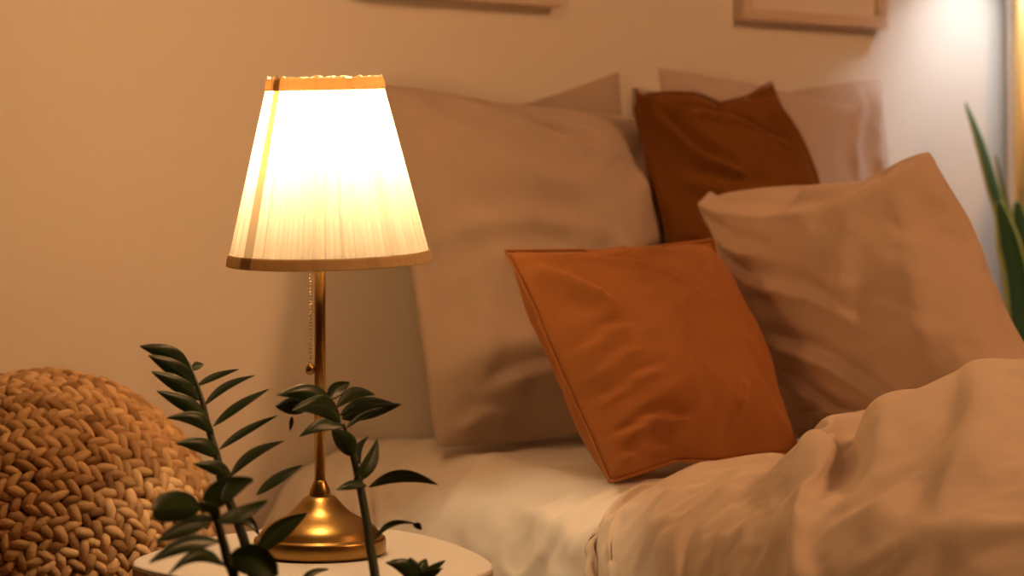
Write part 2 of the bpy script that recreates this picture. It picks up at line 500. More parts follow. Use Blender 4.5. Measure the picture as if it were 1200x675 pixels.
def grid_normals(G):
    da = np.gradient(G, axis=0); db = np.gradient(G, axis=1)
    n = np.cross(da, db); n /= np.linalg.norm(n, axis=2, keepdims=True) + 1e-12
    if n[:, :, 2].mean() < 0: n = -n
    return n

def grid_faces(na, nb):
    return [[i * (nb + 1) + j, i * (nb + 1) + j + 1, (i + 1) * (nb + 1) + j + 1, (i + 1) * (nb + 1) + j] for i in range(na) for j in range(nb)]

def project(G):
    X = CT * G[..., 0] - ST * G[..., 1]; d = ST * G[..., 0] + CT * G[..., 1]
    return 600 + FPX * X / d, HZ + FPX * (CZ - G[..., 2]) / d, d

def px_folds(G, folds, metric):
    """folds seen in the photograph -> ridges laid in the cloth's own surface coordinates (metres along the two grid directions)"""
    pxg, pyg, dg = project(G)
    A, B = metric
    N = grid_normals(G)
    toc = N[..., 0] * (0 - G[..., 0]) + N[..., 1] * (0 - G[..., 1]) + N[..., 2] * (CZ - G[..., 2])
    H = np.zeros(A.shape)
    for pts, amp, wid, asym in folds:
        q = []
        for (u, v) in pts:
            cost = (pxg - u) ** 2 + (pyg - v) ** 2 + np.where(toc > 0, 0, 1e6)
            k = np.unravel_index(np.argmin(cost), cost.shape); q.append((A[k], B[k]))
        H += seg_ridge(A, B, q, amp, wid, .3, asym)
    return H

def cloth_metric(G):
    a = np.r_[0, np.cumsum(np.linalg.norm(np.diff(G, axis=0), axis=2).mean(1))]
    b = np.r_[0, np.cumsum(np.linalg.norm(np.diff(G, axis=1), axis=2).mean(0))]
    A, B = np.meshgrid(a, b, indexing='ij'); return A, B

def cloth_grid(name, G, m, label, cat, solid, level=1):
    na, nb = G.shape[0] - 1, G.shape[1] - 1
    f = grid_faces(na, nb)
    n = grid_normals(G)
    org = Vector((float(G[..., 0].mean()), float(G[..., 1].mean()), float(G[..., 2].min())))
    da = np.gradient(G, axis=0); db = np.gradient(G, axis=1)
    if np.cross(db, da)[..., 2].mean() < 0: f = [q[::-1] for q in f]
    o = mesh(name, G.reshape(-1, 3) - np.array(org), f, m)
    o.location = org
    s = o.modifiers.new('t', 'SOLIDIFY'); s.thickness = solid; s.offset = -1
    if level:
        s = o.modifiers.new('s', 'SUBSURF'); s.levels = level; s.render_levels = level
    tag(o, label, cat)
    return o

def smooth_grid(H, n):
    for _ in range(n):
        Q = np.pad(H, 1, mode='edge'); H = (Q[:-2, 1:-1] + Q[2:, 1:-1] + Q[1:-1, :-2] + Q[1:-1, 2:]) / 4
    return H

def settle(G, body, grow, bend, frames, pin, quality=5, dist=.004, mass=.3, gravity=1.0):
    """drape a cloth grid over a body so that its spare fabric buckles into folds"""
    na, nb = G.shape[0] - 1, G.shape[1] - 1
    bo = mesh('tmp_body', body.reshape(-1, 3), grid_faces(body.shape[0] - 1, body.shape[1] - 1), None)
    cm = bo.modifiers.new('c', 'COLLISION')
    bo.collision.thickness_outer = dist; bo.collision.thickness_inner = .05; bo.collision.cloth_friction = 25
    co = mesh('tmp_cloth', G.reshape(-1, 3), grid_faces(na, nb), None)
    vg = co.vertex_groups.new(name='pin'); 
    w = pin.reshape(-1)
    for k in np.nonzero(w > .001)[0]: vg.add([int(k)], float(w[k]), 'REPLACE')
    md = co.modifiers.new('c', 'CLOTH'); st = md.settings
    st.quality = quality; st.mass = mass; st.air_damping = 3
    st.tension_stiffness = 30; st.compression_stiffness = 12; st.shear_stiffness = 8; st.bending_stiffness = bend
    st.tension_damping = 8; st.compression_damping = 8; st.shear_damping = 8; st.bending_damping = 1
    st.shrink_min = -grow; st.shrink_max = -grow
    st.effector_weights.gravity = gravity
    st.vertex_group_mass = 'pin'; st.pin_stiffness = 1
    md.collision_settings.use_collision = True; md.collision_settings.distance_min = dist; md.collision_settings.collision_quality = 3
    md.collision_settings.use_self_collision = False
    md.point_cache.frame_start = 1; md.point_cache.frame_end = frames + 1
    for fr in range(1, frames + 1): sc.frame_set(fr)
    ev = co.evaluated_get(bpy.context.evaluated_depsgraph_get())
    out = np.empty(G.size); ev.data.vertices.foreach_get('co', out)
    out = out.reshape(G.shape).copy()
    for o in (co, bo):
        me = o.data; bpy.data.objects.remove(o); bpy.data.meshes.remove(me)
    sc.frame_set(1)
    return out

# ---- fitted sheet
SH = lambda e: [(2.88, .10), (2.885, .25), (2.84, .31), (2.75, ZM), (2.2, ZM), (1.80, ZM), (1.735 + e, ZM - .004), (1.675 + e * .7, ZM - .035), (1.625 + e * .3, ZM - .085), (1.598, .17), (1.59, .06)]
G = loft([(WY - .012, SH(.02)), (2.75, SH(.01)), (2.35, SH(-.02)), (1.9, SH(-.02)), (BYN, SH(0))], 150, 150)
A, B = cloth_metric(G)
H = .0025 * fbm(A, B, 3, 2.2, 3) + .005 * ridged(A * .6 + B * .8, B * .5 - A, 31, 2.2, 2.5)
SF = [
    ([(470, 545), (545, 541), (620, 556), (715, 577)], .010, .03, .5),
    ([(606, 596), (640, 620), (680, 648), (712, 672)], .017, .022, .9),
    ([(490, 553), (540, 590), (590, 625), (620, 665)], .009, .03, .6),
    ([(452, 555), (478, 595), (500, 622)], .008, .02, .6),
    ([(520, 550), (585, 580), (660, 600), (720, 612)], .006, .03, .5),
    ([(430, 530), (455, 570), (470, 610)], .007, .022, .5),
    ([(380, 535), (345, 565), (325, 600)], .007, .025, .5),
    ([(600, 640), (660, 660), (720, 690)], .009, .025, .5),
]
H += px_folds(G, SF, (A, B))
N = grid_normals(G)
body = (G - .006 * N + (H * .5)[..., None] * N)[::2, ::2]
G0 = G + (H + .003)[..., None] * N
ii, jj = np.meshgrid(np.linspace(0, 1, G.shape[0]), np.linspace(0, 1, G.shape[1]), indexing='ij')
pin = np.where((ii < .004) | (ii > .97) | (jj < .35) | (jj > .985), 1.0, 0.0)
G = settle(G0, body, .055, .8, 22, pin, gravity=.5)
A, B = cloth_metric(G)
G = G + smooth_grid(.75 * px_folds(G, SF, (A, B)), 1)[..., None] * grid_normals(G)
cloth_grid('fitted_sheet', G, M['sheet'], 'cream fitted sheet with loose folds stretched over the mattress', 'bed sheet', .003)

# ---- duvet
ST_ = [
    (2.265, [(2.75, .360), (2.3, .352), (1.95, .354), (1.80, .350), (1.71, .338), (1.64, .308), (1.59, .262), (1.575, .20), (1.57, .10)]),
    (2.19, [(2.75, .345), (2.3, .332), (1.97, .34), (1.84, .360), (1.72, .348), (1.635, .325), (1.575, .28), (1.553, .20), (1.548, .09)]),
    (2.10, [(2.75, .36), (2.3, .315), (2.0, .322), (1.87, .352), (1.72, .368), (1.63, .335), (1.57, .28), (1.545, .20), (1.54, .08)]),
    (2.045, [(2.75, .42), (2.3, .335), (2.0, .340), (1.89, .358), (1.73, .378), (1.625, .34), (1.565, .283), (1.54, .20), (1.535, .08)]),
    (1.98, [(2.75, .47), (2.3, .48), (2.03, .462), (1.88, .405), (1.74, .372), (1.62, .345), (1.56, .285), (1.535, .20), (1.53, .08)]),
    (1.88, [(2.75, .48), (2.3, .50), (2.05, .508), (1.90, .485), (1.76, .41), (1.62, .352), (1.55, .288), (1.525, .20), (1.52, .08)]),
    (1.70, [(2.75, .47), (2.3, .49), (2.0, .505), (1.83, .475), (1.72, .425), (1.60, .37), (1.53, .30), (1.505, .20), (1.50, .08)]),
    (1.50, [(2.75, .45), (2.3, .46), (1.98, .47), (1.82, .455), (1.70, .42), (1.58, .375), (1.505, .31), (1.485, .20), (1.48, .08)]),
    (1.02, [(2.75, .43), (2.3, .43), (1.98, .43), (1.82, .42), (1.70, .40), (1.58, .36), (1.505, .30), (1.485, .20), (1.48, .08)]),
]
NA_, NB_ = 118, 150
FOLDS = [
    ([(905, 514), (950, 508), (1010, 502), (1065, 499), (1110, 515), (1150, 530), (1210, 532)], .024, .034, .3),
    ([(930, 545), (980, 526), (1030, 518), (1075, 538), (1110, 558), (1210, 574)], .020, .034, .3),
    ([(975, 600), (1040, 582), (1110, 580), (1210, 590)], .018, .032, .3),
    ([(1040, 670), (1100, 628), (1180, 616)], .020, .032, .3),
    ([(860, 580), (930, 560), (990, 552)], .012, .03, .3),
    ([(880, 640), (940, 610), (985, 585)], .012, .03, .3),
    ([(760, 580), (775, 620), (780, 670)], .008, .03, .3),
    ([(1142, 470), (1147, 492), (1150, 512)], .012, .02, .3),
]
G = loft(ST_, NA_, NB_)
f_ = np.linspace(1, 0, NA_ + 1)[:, None] ** 1.5
G[..., 1] -= f_ * (.03 + .15 * smoothstep((.345 - G[..., 2]) / .20))
A, B = cloth_metric(G)
N = grid_normals(G)
H = smooth_grid(px_folds(G, FOLDS, (A, B)), 3)
body = (G + (H - .012)[..., None] * N)[::2, ::2]
G0 = G + (H + .006 + .004 * fbm(A * .5 + B * .3, B * 1.1 - A * .4, 8, 3.2, 2, .5))[..., None] * N
ii, jj = np.meshgrid(np.linspace(0, 1, NA_ + 1), np.linspace(0, 1, NB_ + 1), indexing='ij')
pin = np.where((ii < .001) | (ii > .97) | (jj < .02) | (jj > .985), 1.0, 0.0)
G = settle(G0, body, .13, 2.5, 26, pin, gravity=.35)
A, B = cloth_metric(G)
# the head hem rolls under
t = (A - A.min()); hem = np.clip(1 - np.linspace(0, 1.25, NA_ + 1) / .035, 0, 1)[:, None]
G[..., 2] -= .045 * hem ** 2 * (G[..., 2] > .30)
cloth_grid('duvet', G, M['duvet'], 'rumpled greige duvet heaped over the side of the bed at bottom right', 'duvet', .012)

# ------------------------------------------------------------------ bedside table
ZT = .27
outl = [(155, 659.5), (163, 652), (200, 640), (250, 628.5), (310, 620), (375, 616.5), (440, 618), (489, 625), (527, 635), (560, 648), (577, 660), (573, 668), (545, 677), (480, 685), (400, 689), (320, 687), (240, 679.5), (190, 671), (163, 664.5)]
pts = [PZ(u, v, ZT) for u, v in outl]
cen = sum(pts, Vector()) / len(pts)
tb = empty('bedside_table', (cen.x, cen.y, 0), 'small cream table with a rounded top under the brass lamp', 'bedside table')
loop = []
m_ = len(pts)
for k in range(m_):
    p0, p1, p2, p3 = pts[k - 1], pts[k], pts[(k + 1) % m_], pts[(k + 2) % m_]
    for q in range(8):
        u = q / 8
        loop.append(.5 * ((2 * p1) + (-p0 + p2) * u + (2 * p0 - 5 * p1 + 4 * p2 - p3) * u * u + (-p0 + 3 * p1 - 3 * p2 + p3) * u ** 3))
v, f = [], []
prof = [(.986, 0), (.996, -.0015), (1.0, -.005)]
n_ = len(loop)
for s, dz in prof:
    for p in loop:
        v.append(((p.x - cen.x) * s, (p.y - cen.y) * s, ZT + dz))
for k in range(len(prof) - 1):
    for i in range(n_):
        j = (i + 1) % n_
        f.append([k * n_ + i, (k + 1) * n_ + i, (k + 1) * n_ + j, k * n_ + j])
f.append(list(range(n_))); f.append([(len(prof) - 1) * n_ + i for i in range(n_)][::-1])
top = mesh('tabletop', v, f, M['white_wood'], tb, False)
v, f = [], []
prof = [(.999, -.005), (.999, -.017), (.992, -.022), (.97, -.023)]
for s, dz in prof:
    for p in loop:
        v.append(((p.x - cen.x) * s, (p.y - cen.y) * s, ZT + dz))
for k in range(len(prof) - 1):
    for i in range(n_):
        j = (i + 1) % n_
        f.append([k * n_ + i, (k + 1) * n_ + i, (k + 1) * n_ + j, k * n_ + j])
f.append(list(range(n_))); f.append([(len(prof) - 1) * n_ + i for i in range(n_)][::-1])
eb = mesh('edge_band', v, f, M['edge_wood'], tb, False); eb['label'] = 'brown wooden edge of the tabletop'
for k in range(3):
    an = k * 2 * PI / 3 + .9
    vv, ff = tube([Vector((.10 * math.cos(an), .10 * math.sin(an), ZT - .021)), Vector((.14 * math.cos(an), .14 * math.sin(an), .0))], [.014, .010], 12, 4)
    mesh('leg', vv, ff, M['edge_wood'], tb)

# ------------------------------------------------------------------ table lamp
LD = 2.70
base = PZ(375, 649.5, ZT); 
lamp = empty('table_lamp', (base.x, base.y, ZT), 'lit brass table lamp with a pleated cream shade on the cream table', 'lamp', rz=-TH)
k_ = ((CZ - ZT) * FPX / (649.5 - HZ)) / FPX     # metres per pixel at the lamp
prof = [(.0, .0005), (.072, .0005), (.0765, .002), (.0775, .005), (.0775, .0175), (.0765, .020), (.0745, .0212), (.0725, .0215), (.0715, .0225),
        (.069, .0275), (.064, .0325), (.0565, .038), (.048, .0425), (.040, .0465), (.033, .0515), (.027, .0575), (.022, .0635), (.0178, .0675), (.015, .069), (.0, .069)]
prof = [(max(r, 1e-4), z) for r, z in prof]
v, f = lathe(prof, 96); mesh('base', v, f, M['brass'], lamp)
prof = [(.0001, .066), (.0125, .066), (.0128, .070), (.0118, .0755), (.0095, .081), (.0072, .0865), (.0055, .088), (.0001, .088)]
v, f = lathe(prof, 48); mesh('collar', v, f, M['brass'], lamp)
v, f = lathe([(.0001, .085), (.0066, .085), (.0066, .452), (.0001, .452)], 32); mesh('pole', v, f, M['brass'], lamp)
v, f = lathe([(.0001, .43), (.011, .43), (.0125, .436), (.0125, .456), (.0105, .462), (.0001, .462)], 32); sk = mesh('socket', v, f, M['brass'], lamp)
# bulb
bv = [(.0001, .461), (.010, .461), (.012, .468), (.020, .478), (.0245, .490), (.0245, .502), (.019, .514), (.010, .5195), (.0001, .521)]
v, f = lathe(bv, 32); mesh('bulb', v, f, M['bulb'], lamp)

# shade: local frame tilted sideways and toward the viewer
def px_local(px, py):
    return ((px - 375) * k_, (649.5 - py) * k_)
bc = px_local(385.5, 302.0); tcn = px_local(381.2, 93.0)
Hs = tcn[1] - bc[1]
RB, RT = 117.5 * k_, 66.0 * k_
axis = Vector((tcn[0] - bc[0], -.07 * Hs, Hs)).normalized()
ex = Vector((1, 0, 0)); ex = (ex - axis * ex.dot(axis)).normalized(); ey = axis.cross(ex)
SB = Vector((bc[0], .5 * .07 * Hs, bc[1]))
def sh(r, a, z): return SB + ex * (r * math.cos(a)) + ey * (r * math.sin(a)) + axis * z
NP = 120; SUB = 6; NA = NP * SUB
rs = np.random.RandomState(3)
pl_amp = rs.uniform(.5, 1.3, NP); pl_d = rs.uniform(0, 1, NP) ** 1.6
# pleats widths jittered
wj = np.cumsum(rs.uniform(.65, 1.35, NP)); wj = wj / wj[-1] * 2 * PI
edges = np.r_[0, wj]
ang, rad, den = [], [], []
for p in range(NP):
    for s in range(SUB):
        u = s / SUB
        ang.append(edges[p] + (edges[p + 1] - edges[p]) * u)
        rad.append(pl_amp[p] * (math.sin(PI * u) ** .8))
        den.append(.02 + .75 * pl_d[p] * (1 - abs(2 * u - 1)) + .25 * (s in (0,)))
SEAM = -2.42      # lapped seam left of centre, facing the camera
for i in range(NA):
    dlt = abs((ang[i] - SEAM + PI) % (2 * PI) - PI)
    if dlt < .075: den[i] = .95; rad[i] = 1.0
NZ = 16
v, f, dn = [], [], []
for side in (0, 1):
    for kz in range(NZ + 1):
        t = kz / NZ
        for i in range(NA):
            r = RB + (RT - RB) * t + .0016 * (rad[i] - .5) * (1 - .25 * t) - side * .0007
            v.append(sh(r, ang[i], Hs * t)); dn.append(min(1, den[i] * (.75 + .5 * t)))
for side in (0, 1):
    o0 = side * (NZ + 1) * NA
    for kz in range(NZ):
        for i in range(NA):
            j = (i + 1) % NA
            q = [o0 + kz * NA + i, o0 + kz * NA + j, o0 + (kz + 1) * NA + j, o0 + (kz + 1) * NA + i]
            f.append(q if side == 0 else q[::-1])
# single skin only: translucent cloth
half = (NZ + 1) * NA
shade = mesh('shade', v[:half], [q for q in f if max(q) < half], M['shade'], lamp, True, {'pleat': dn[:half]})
def band(name, z0, z1, off, ruffle):
    v, f, dn = [], [], []
    n = 360; rr = np.random.RandomState(8)
    ruf = np.convolve(np.r_[rr.uniform(-1, 1, n), rr.uniform(-1, 1, 4)], np.ones(5) / 5, 'valid')[:n]
    nz = 5
    for kz in range(nz + 1):
        for i in range(n):
            a = 2 * PI * i / n; t = kz / nz
            z = z0 + (z1 - z0) * t + (ruffle * ruf[i] * (t == 1))
            r = RB + (RT - RB) * (z / Hs) + off + .0006 * math.sin(kz * PI / nz)
            v.append(sh(r, a, z))
            dl = abs((a - SEAM + PI) % (2 * PI) - PI)
            dn.append(.62 if dl < .085 else .15 + .25 * abs(ruf[i]))
    for kz in range(nz):
        for i in range(n):
            j = (i + 1) % n
            f.append([kz * n + i, kz * n + j, (kz + 1) * n + j, (kz + 1) * n + i])
    o = mesh(name, v, f, M['ribbon'], shade, True, {'pleat': dn})
    s = o.modifiers.new('t', 'SOLIDIFY'); s.thickness = .0006; s.offset = 1
    return o
band('trim_band', -.006, .0075, .0016, 0)['label'] = 'tan ribbon along the bottom rim'
band('trim_band', Hs - .012, Hs + .003, .0014, .004)['label'] = 'golden ribbon along the top rim'
# ring and spokes that carry the shade
bm = bmesh.new()
vv, ff = [], []
for q in range(3):
    an = q * 2 * PI / 3 + .4
    a_, b2 = tube([Vector((0, 0, .456)), sh(RB + (RT - RB) * .62 - .002, an, Hs * .62)], [.0012, .0012], 6, 3)
    o0 = len(vv); vv += a_; ff += [[i + o0 for i in q_] for q_ in b2]
mesh('shade_carrier', vv, ff, M['brass'], lamp)
# pull chain with ball
cx, cy = -.0112, -.004
vv, ff = [], []
z = .218
tmp = bmesh.new(); bmesh.ops.create_icosphere(tmp, subdivisions=1, radius=.0020)
bvs = [v_.co.copy() for v_ in tmp.verts]; bfs = [[v_.index for v_ in f_.verts] for f_ in tmp.faces]; tmp.free()
while z < .43:
    o0 = len(vv); vv += [b3 + Vector((cx, cy, z)) for b3 in bvs]; ff += [[i + o0 for i in q_] for q_ in bfs]; z += .0039
M['chain'] = brass('polished_brass', (.88, .72, .42), .2)
ch = mesh('pull_chain', vv, ff, M['chain'], lamp)
v, f = lathe([(.0001, .2105), (.002, .2108), (.0045, .2125), (.0056, .2155), (.0056, .218), (.0045, .2212), (.002, .2235), (.0012, .226), (.0001, .226)], 24)
v = [(x + cx, y + cy, zz) for x, y, zz in v]
mesh('pull_ball', v, f, M['brass'], ch)

# ------------------------------------------------------------------ woven pouf
pc = P(50, 643, 3.03); R0 = 202 / FPX * 3.03
ax = (-VIEW * .96 + RIGHT * .235 - UP * .06).normalized()
e1 = (RIGHT - ax * RIGHT.dot(ax)).normalized(); e2 = ax.cross(e1)
HA = R0 * .80
def sph(phi, th, off=0):
    st, ct = math.sin(phi), math.cos(phi)
    p = e1 * (R0 * st * math.cos(th)) + e2 * (R0 * st * math.sin(th)) + ax * (HA * ct)
    nrm = (e1 * (st * math.cos(th) / R0) + e2 * (st * math.sin(th) / R0) + ax * (ct / HA)).normalized()
    return p + nrm * off, nrm
vv, ff, tone = [], [], []
# core
n1, n2 = 40, 24
for i in range(n2 + 1):
    for j in range(n1):
        vv.append(sph(PI * i / n2, 2 * PI * j / n1, -.012)[0]); tone.append(0)
for i in range(n2):
    for j in range(n1):
        k = (j + 1) % n1
        ff.append([i * n1 + j, (i + 1) * n1 + j, (i + 1) * n1 + k, i * n1 + k])
# strands: plump slanted grains in paired rows, like a plait
ROW = .0142
gr = random.Random(12)
phis = []; arc = .008; phi = 0
tab = [0]; 
for i in range(1, 2001):
    ph = PI * i / 2000
    tab.append(tab[-1] + PI / 2000 * math.hypot(R0 * math.cos(ph), HA * math.sin(ph)))
row = 0
gu, gv = 8, 6
while arc < tab[-1] - .01:
    phi = np.interp(arc, tab, np.linspace(0, PI, 2001))
    circ = 2 * PI * R0 * math.sin(phi)
    cnt = max(4, int(round(circ / .0175)))
    sgn = 1 if row % 2 == 0 else -1
    for q in range(cnt):
        th = 2 * PI * (q + .5 * (row // 2 % 2) + gr.uniform(-.12, .12)) / cnt
        p, nrm = sph(phi + gr.uniform(-.006, .006), th, -.003 + gr.uniform(-.0015, .002))
        tth = (e1 * -math.sin(th) + e2 * math.cos(th)); tph = nrm.cross(tth).normalized(); tth = tph.cross(nrm).normalized()
        sl = sgn * math.radians(38 + gr.uniform(-10, 10))
        la = tth * math.cos(sl) + tph * math.sin(sl); lb = nrm.cross(la)
        La, Lb, Lc = .0152 * gr.uniform(.85, 1.18), .0073 * gr.uniform(.85, 1.15), .0078
        tn = min(1, max(0, gr.gauss(.56, .25)))
        tw = gr.uniform(-.25, .25)
        o0 = len(vv)
        vv.append(p - la * La); tone.append(tn * .8)
        for a_ in range(1, gu):
            u = -math.cos(PI * a_ / gu); w = math.sqrt(1 - u * u) ** .85 * (1 + .22 * u)
            for b2 in range(gv):
                g = 2 * PI * b2 / gv + tw
                vv.append(p + la * (La * u) + lb * (Lb * w * math.cos(g)) + nrm * (Lc * w * math.sin(g) + .0025 * (1 - u * u)) )
                tone.append(min(1, max(0, tn + .10 * math.cos(3 * g + tw * 9))))
        vv.append(p + la * La); tone.append(tn * .8)
        for b2 in range(gv):
            c2 = (b2 + 1) % gv
            ff.append([o0, o0 + 1 + c2, o0 + 1 + b2])
            for a_ in range(gu - 2):
                s0 = o0 + 1 + a_ * gv; s1 = s0 + gv
                ff.append([s0 + b2, s0 + c2, s1 + c2, s1 + b2])
            s0 = o0 + 1 + (gu - 2) * gv
            ff.append([s0 + b2, s0 + c2, len(vv) - 1])
    arc += ROW * (.92 if row % 2 == 0 else 1.12); row += 1
zmin = min(p[2] for p in vv)
pf = mesh('woven_pouf', [p - Vector((0, 0, zmin)) for p in vv], ff, M['straw'], None, True, {'tone': tone})
pf.location = (pc.x, pc.y, pc.z + zmin)
pf.location.z = max(.001, pf.location.z)
tag(pf, 'round straw pouf of plaited water hyacinth at the left by the wall', 'pouf')

# ------------------------------------------------------------------ potted plant in front of the table
def leaf_mesh(b, t, wpx, arch=.0, tilt=35, face=1, dp=0.0, blunt=False, nl=14, nw=6, org=Vector()):
    """leaf from base b to tip t (world), apparent width wpx in pixels; arch lifts the middle (fraction of length)"""
    d = (b - Vector((0, 0, CZ))).dot(VIEW)
    w = 1.1 * wpx * d / FPX
    ax_ = t - b; L = ax_.length; a = ax_.normalized()
    perp = (a.cross(VIEW)).normalized()
    if perp.z < 0: perp = -perp
    tl = math.radians(tilt)
    W = (perp * math.cos(tl) + VIEW * math.sin(tl) * face).normalized()
    Nn = a.cross(W).normalized()
    tw = max(w, w / math.cos(tl))
    v, f, rib = [], [], []
    for i in range(nl + 1):
        s = i / nl
        c = b + ax_ * s + perp * (arch * L * 4 * s * (1 - s) * (1.15 - .3 * s)) 
        if blunt: pw = (math.sin(PI * min(1, s * .93 + .03)) ** .55) 
        else: pw = max(0.02, math.sin(PI * s ** .85) ** .75 * (1 - .25 * s) * 1.08)
        if i == 0: pw = .10
        if i == nl: pw = .02
        for j in range(nw + 1):
            u = j / nw * 2 - 1
            lift = .16 * abs(u) ** 1.3 * tw * pw + .03 * tw * math.sin(6 * s + u * 2)
            v.append(c + W * (u * .5 * tw * pw) + Nn * lift - org)
            rib.append(1 - abs(u))
    for i in range(nl):
        for j in range(nw):
            k = i * (nw + 1) + j
            f.append([k, k + 1, k + nw + 2, k + nw + 1])
    return v, f, rib

def leaf(parent, b, t, wpx, arch=0., tilt=35, face=1, m='leaf', name='leaf', blunt=False, org=None):
    v, f, rib = leaf_mesh(b, t, wpx, arch, tilt, face, blunt=blunt, org=org)
    o = mesh(name, v, f, M[m], parent, True, {'rib': rib})
    s = o.modifiers.new('t', 'SOLIDIFY'); s.thickness = .0012 if m == 'leaf' else .004; s.offset = 0
    s = o.modifiers.new('s', 'SUBSURF'); s.levels = 1; s.render_levels = 1
    return o

pot_c = P(345, 700, 2.26); pot_c.z = 0
plant = empty('potted_plant', pot_c, 'dark glossy houseplant with feathery leaf stems in front of the cream table', 'plant')
ORG = Vector(pot_c)
v, f = lathe([(.0001, 0), (.072, 0), (.076, .004), (.090, .135), (.092, .14), (.090, .143), (.084, .141), (.082, .125), (.0001, .125)], 48)
mesh('pot', v, f, M['pot'], plant)
v, f = lathe([(.0001, .118), (.0825, .122), (.070, .129), (.03, .131), (.0001, .131)], 32)
mesh('soil', v, f, M['soil'], plant)
def stem(pts, radii):
    v, f = tube(pts, radii, 10, len(pts) * 5)
    return mesh('stem', loc_of(v, ORG), f, M['stem'], plant)
def c3(x, y): return (160 + x / 3.55, 390 + y / 3.55)
def c5(x, y): return (150 + x / 4.356, 520 + y / 4.356)
def c4(x, y): return (310 + x / 2.871, 440 + y / 2.871)
soil_at = lambda dx, dy: ORG + RIGHT * dx + VIEW * dy + UP * .127
# tall left stem
DL = 2.42
def dl(py): return 2.30 + (660 - py) / 260 * .20
sp = [soil_at(-.015, .035), P(306, 720, 2.285)] + [P(*c5(*q), dl(c5(*q)[1])) for q in ((610, 560), (560, 400), (480, 200), (460, 90))] + [P(*c3(*q), dl(c3(*q)[1])) for q in ((325, 480), (300, 400), (275, 290), (245, 200), (215, 125))]
s1 = stem(sp, [.0062, .0058, .0052, .005, .0046, .0042, .004, .0036, .003, .0025, .0018])
LV = [ # base, tip, width, arch, tilt, face, depth change
    ((225, 160), (12, 55), 70, .10, 15, 1, -.03), ((246, 222), (48, 93), 66, .06, 20, 1, -.03), ((266, 280), (60, 160), 60, .05, 25, 1, -.03),
    ((292, 355), (82, 241), 58, .06, 30, 1, -.03), ((324, 425), (121, 356), 52, .18, 35, 1, -.03), ((348, 520), (161, 460), 58, .14, 35, 1, -.03),
    ((398, 610), (235, 546), 52, .12, 35, 1, -.03), ((224, 156), (279, 132), 34, .05, 15, -1, .04),
    ((250, 222), (427, 152), 27, .06, 50, -1, .04), ((283, 302), (494, 178), 31, .09, 45, -1, .05), ((318, 390), (556, 232), 36, .05, 40, -1, .05),
    ((343, 487), (590, 343), 32, .05, 45, -1, .05), ((388, 600), (618, 450), 42, .10, 40, -1, .05)]
for b, t, w, ar, ti, fc, dd in LV:
    pb = c3(*b); pt = c3(*t); d0 = dl(pb[1])
    leaf(s1, P(*pb, d0), P(*pt, d0 + dd), w / 3.55, ar, ti, fc, org=ORG)
for b, t, w, ar, ti, fc, dd in [((655, 262), (895, 108), 54, .05, 40, -1, .05), ((660, 558), (918, 352), 96, .08, 30, -1, .03), ((560, 405), (672, 470), 48, .18, 40, 1, -.03), ((570, 420), (480, 400), 30, .1, 40, 1, -.04)]:
    pb = c5(*b); pt = c5(*t); d0 = dl(pb[1])
    leaf(s1, P(*pb, d0), P(*pt, d0 + dd), w / 4.356, ar, ti, fc, org=ORG)
# short front stem, nearer to the camera
DF = 2.13
sp = [soil_at(-.04, -.04), P(283, 720, DF)] + [P(*c5(*q), DF) for q in ((540, 675), (510, 600), (490, 520), (455, 400), (440, 350))]
s2 = stem(sp, [.006, .0055, .005, .0048, .0046, .004, .003])
for b, t, w, ar, ti, fc, dd, bl in [((375, 325), (120, 335), 150, .02, 10, 1, -.06, True), ((450, 375), (138, 505), 84, .05, 30, 1, -.04, False), ((370, 345), (640, 178), 125, .06, 25, 1, .02, False),
        ((455, 395), (715, 288), 74, -.06, 35, 1, .03, False), ((470, 300), (642, 182), 60, .12, 20, -1, .04, True), ((470, 500), (103, 612), 74, .10, 35, 1, -.05, False), ((495, 625), (205, 672), 60, .22, 40, 1, -.05, False),
        ((505, 590), (768, 668), 150, .12, 15, 1, .0, True), ((470, 395), (340, 300), 60, .1, 20, -1, -.03, False)]:
    pb = c5(*b); pt = c5(*t)
    leaf(s2, P(*pb, DF), P(*pt, DF + dd), w / 4.356, ar, ti, fc, blunt=bl, org=ORG)
# right stem
DR = 2.42
def dr(py): return 2.32 + (675 - py) / 200 * .14
sp = [soil_at(.03, .02), P(446, 740, 2.29)] + [P(*c4(*q), dr(c4(*q)[1])) for q in ((372, 675), (358, 590), (345, 500), (325, 390), (312, 330), (300, 280), (285, 225), (265, 165))]
s3 = stem(sp, [.0056, .0052, .005, .0048, .0046, .0044, .0038, .0034, .0026, .0018])
for b, t, w, ar, ti, fc, dd in [
        ((235, 105), (40, 66), 56, .14, 30, 1, -.04), ((150, 108), (36, 104), 58, .06, 20, 1, -.02), ((258, 155), (92, 118), 66, .16, 20, 1, -.06), ((208, 82), (288, 24), 48, .08, 20, -1, .03),
        ((240, 108), (372, 66), 44, .16, 40, -1, .05), ((252, 135), (430, 92), 44, .12, 35, -1, .03), ((258, 145), (462, 97), 52, .04, 30, -1, .01), ((276, 178), (400, 108), 20, .10, 55, -1, -.02),
        ((270, 172), (116, 208), 38, .16, 45, 1, -.03), ((302, 272), (226, 180), 64, .06, 15, 1, -.03), ((92, 138), (86, 186), 14, .0, 30, 1, 0), ((298, 362), (380, 212), 46, -.07, 35, -1, .03), ((322, 300), (352, 205), 26, .16, 40, -1, .04),
        ((345, 372), (240, 386), 26, .10, 50, 1, -.03), ((350, 376), (584, 369), 44, .16, 35, -1, .03), ((370, 556), (510, 500), 20, .22, 50, -1, .02), ((500, 500), (528, 520), 22, .2, 30, -1, .0)]:
    pb = c4(*b); pt = c4(*t); d0 = dr(pb[1])
    leaf(s3, P(*pb, d0), P(*pt, d0 + dd), w / 2.871, ar, ti, fc, org=ORG)
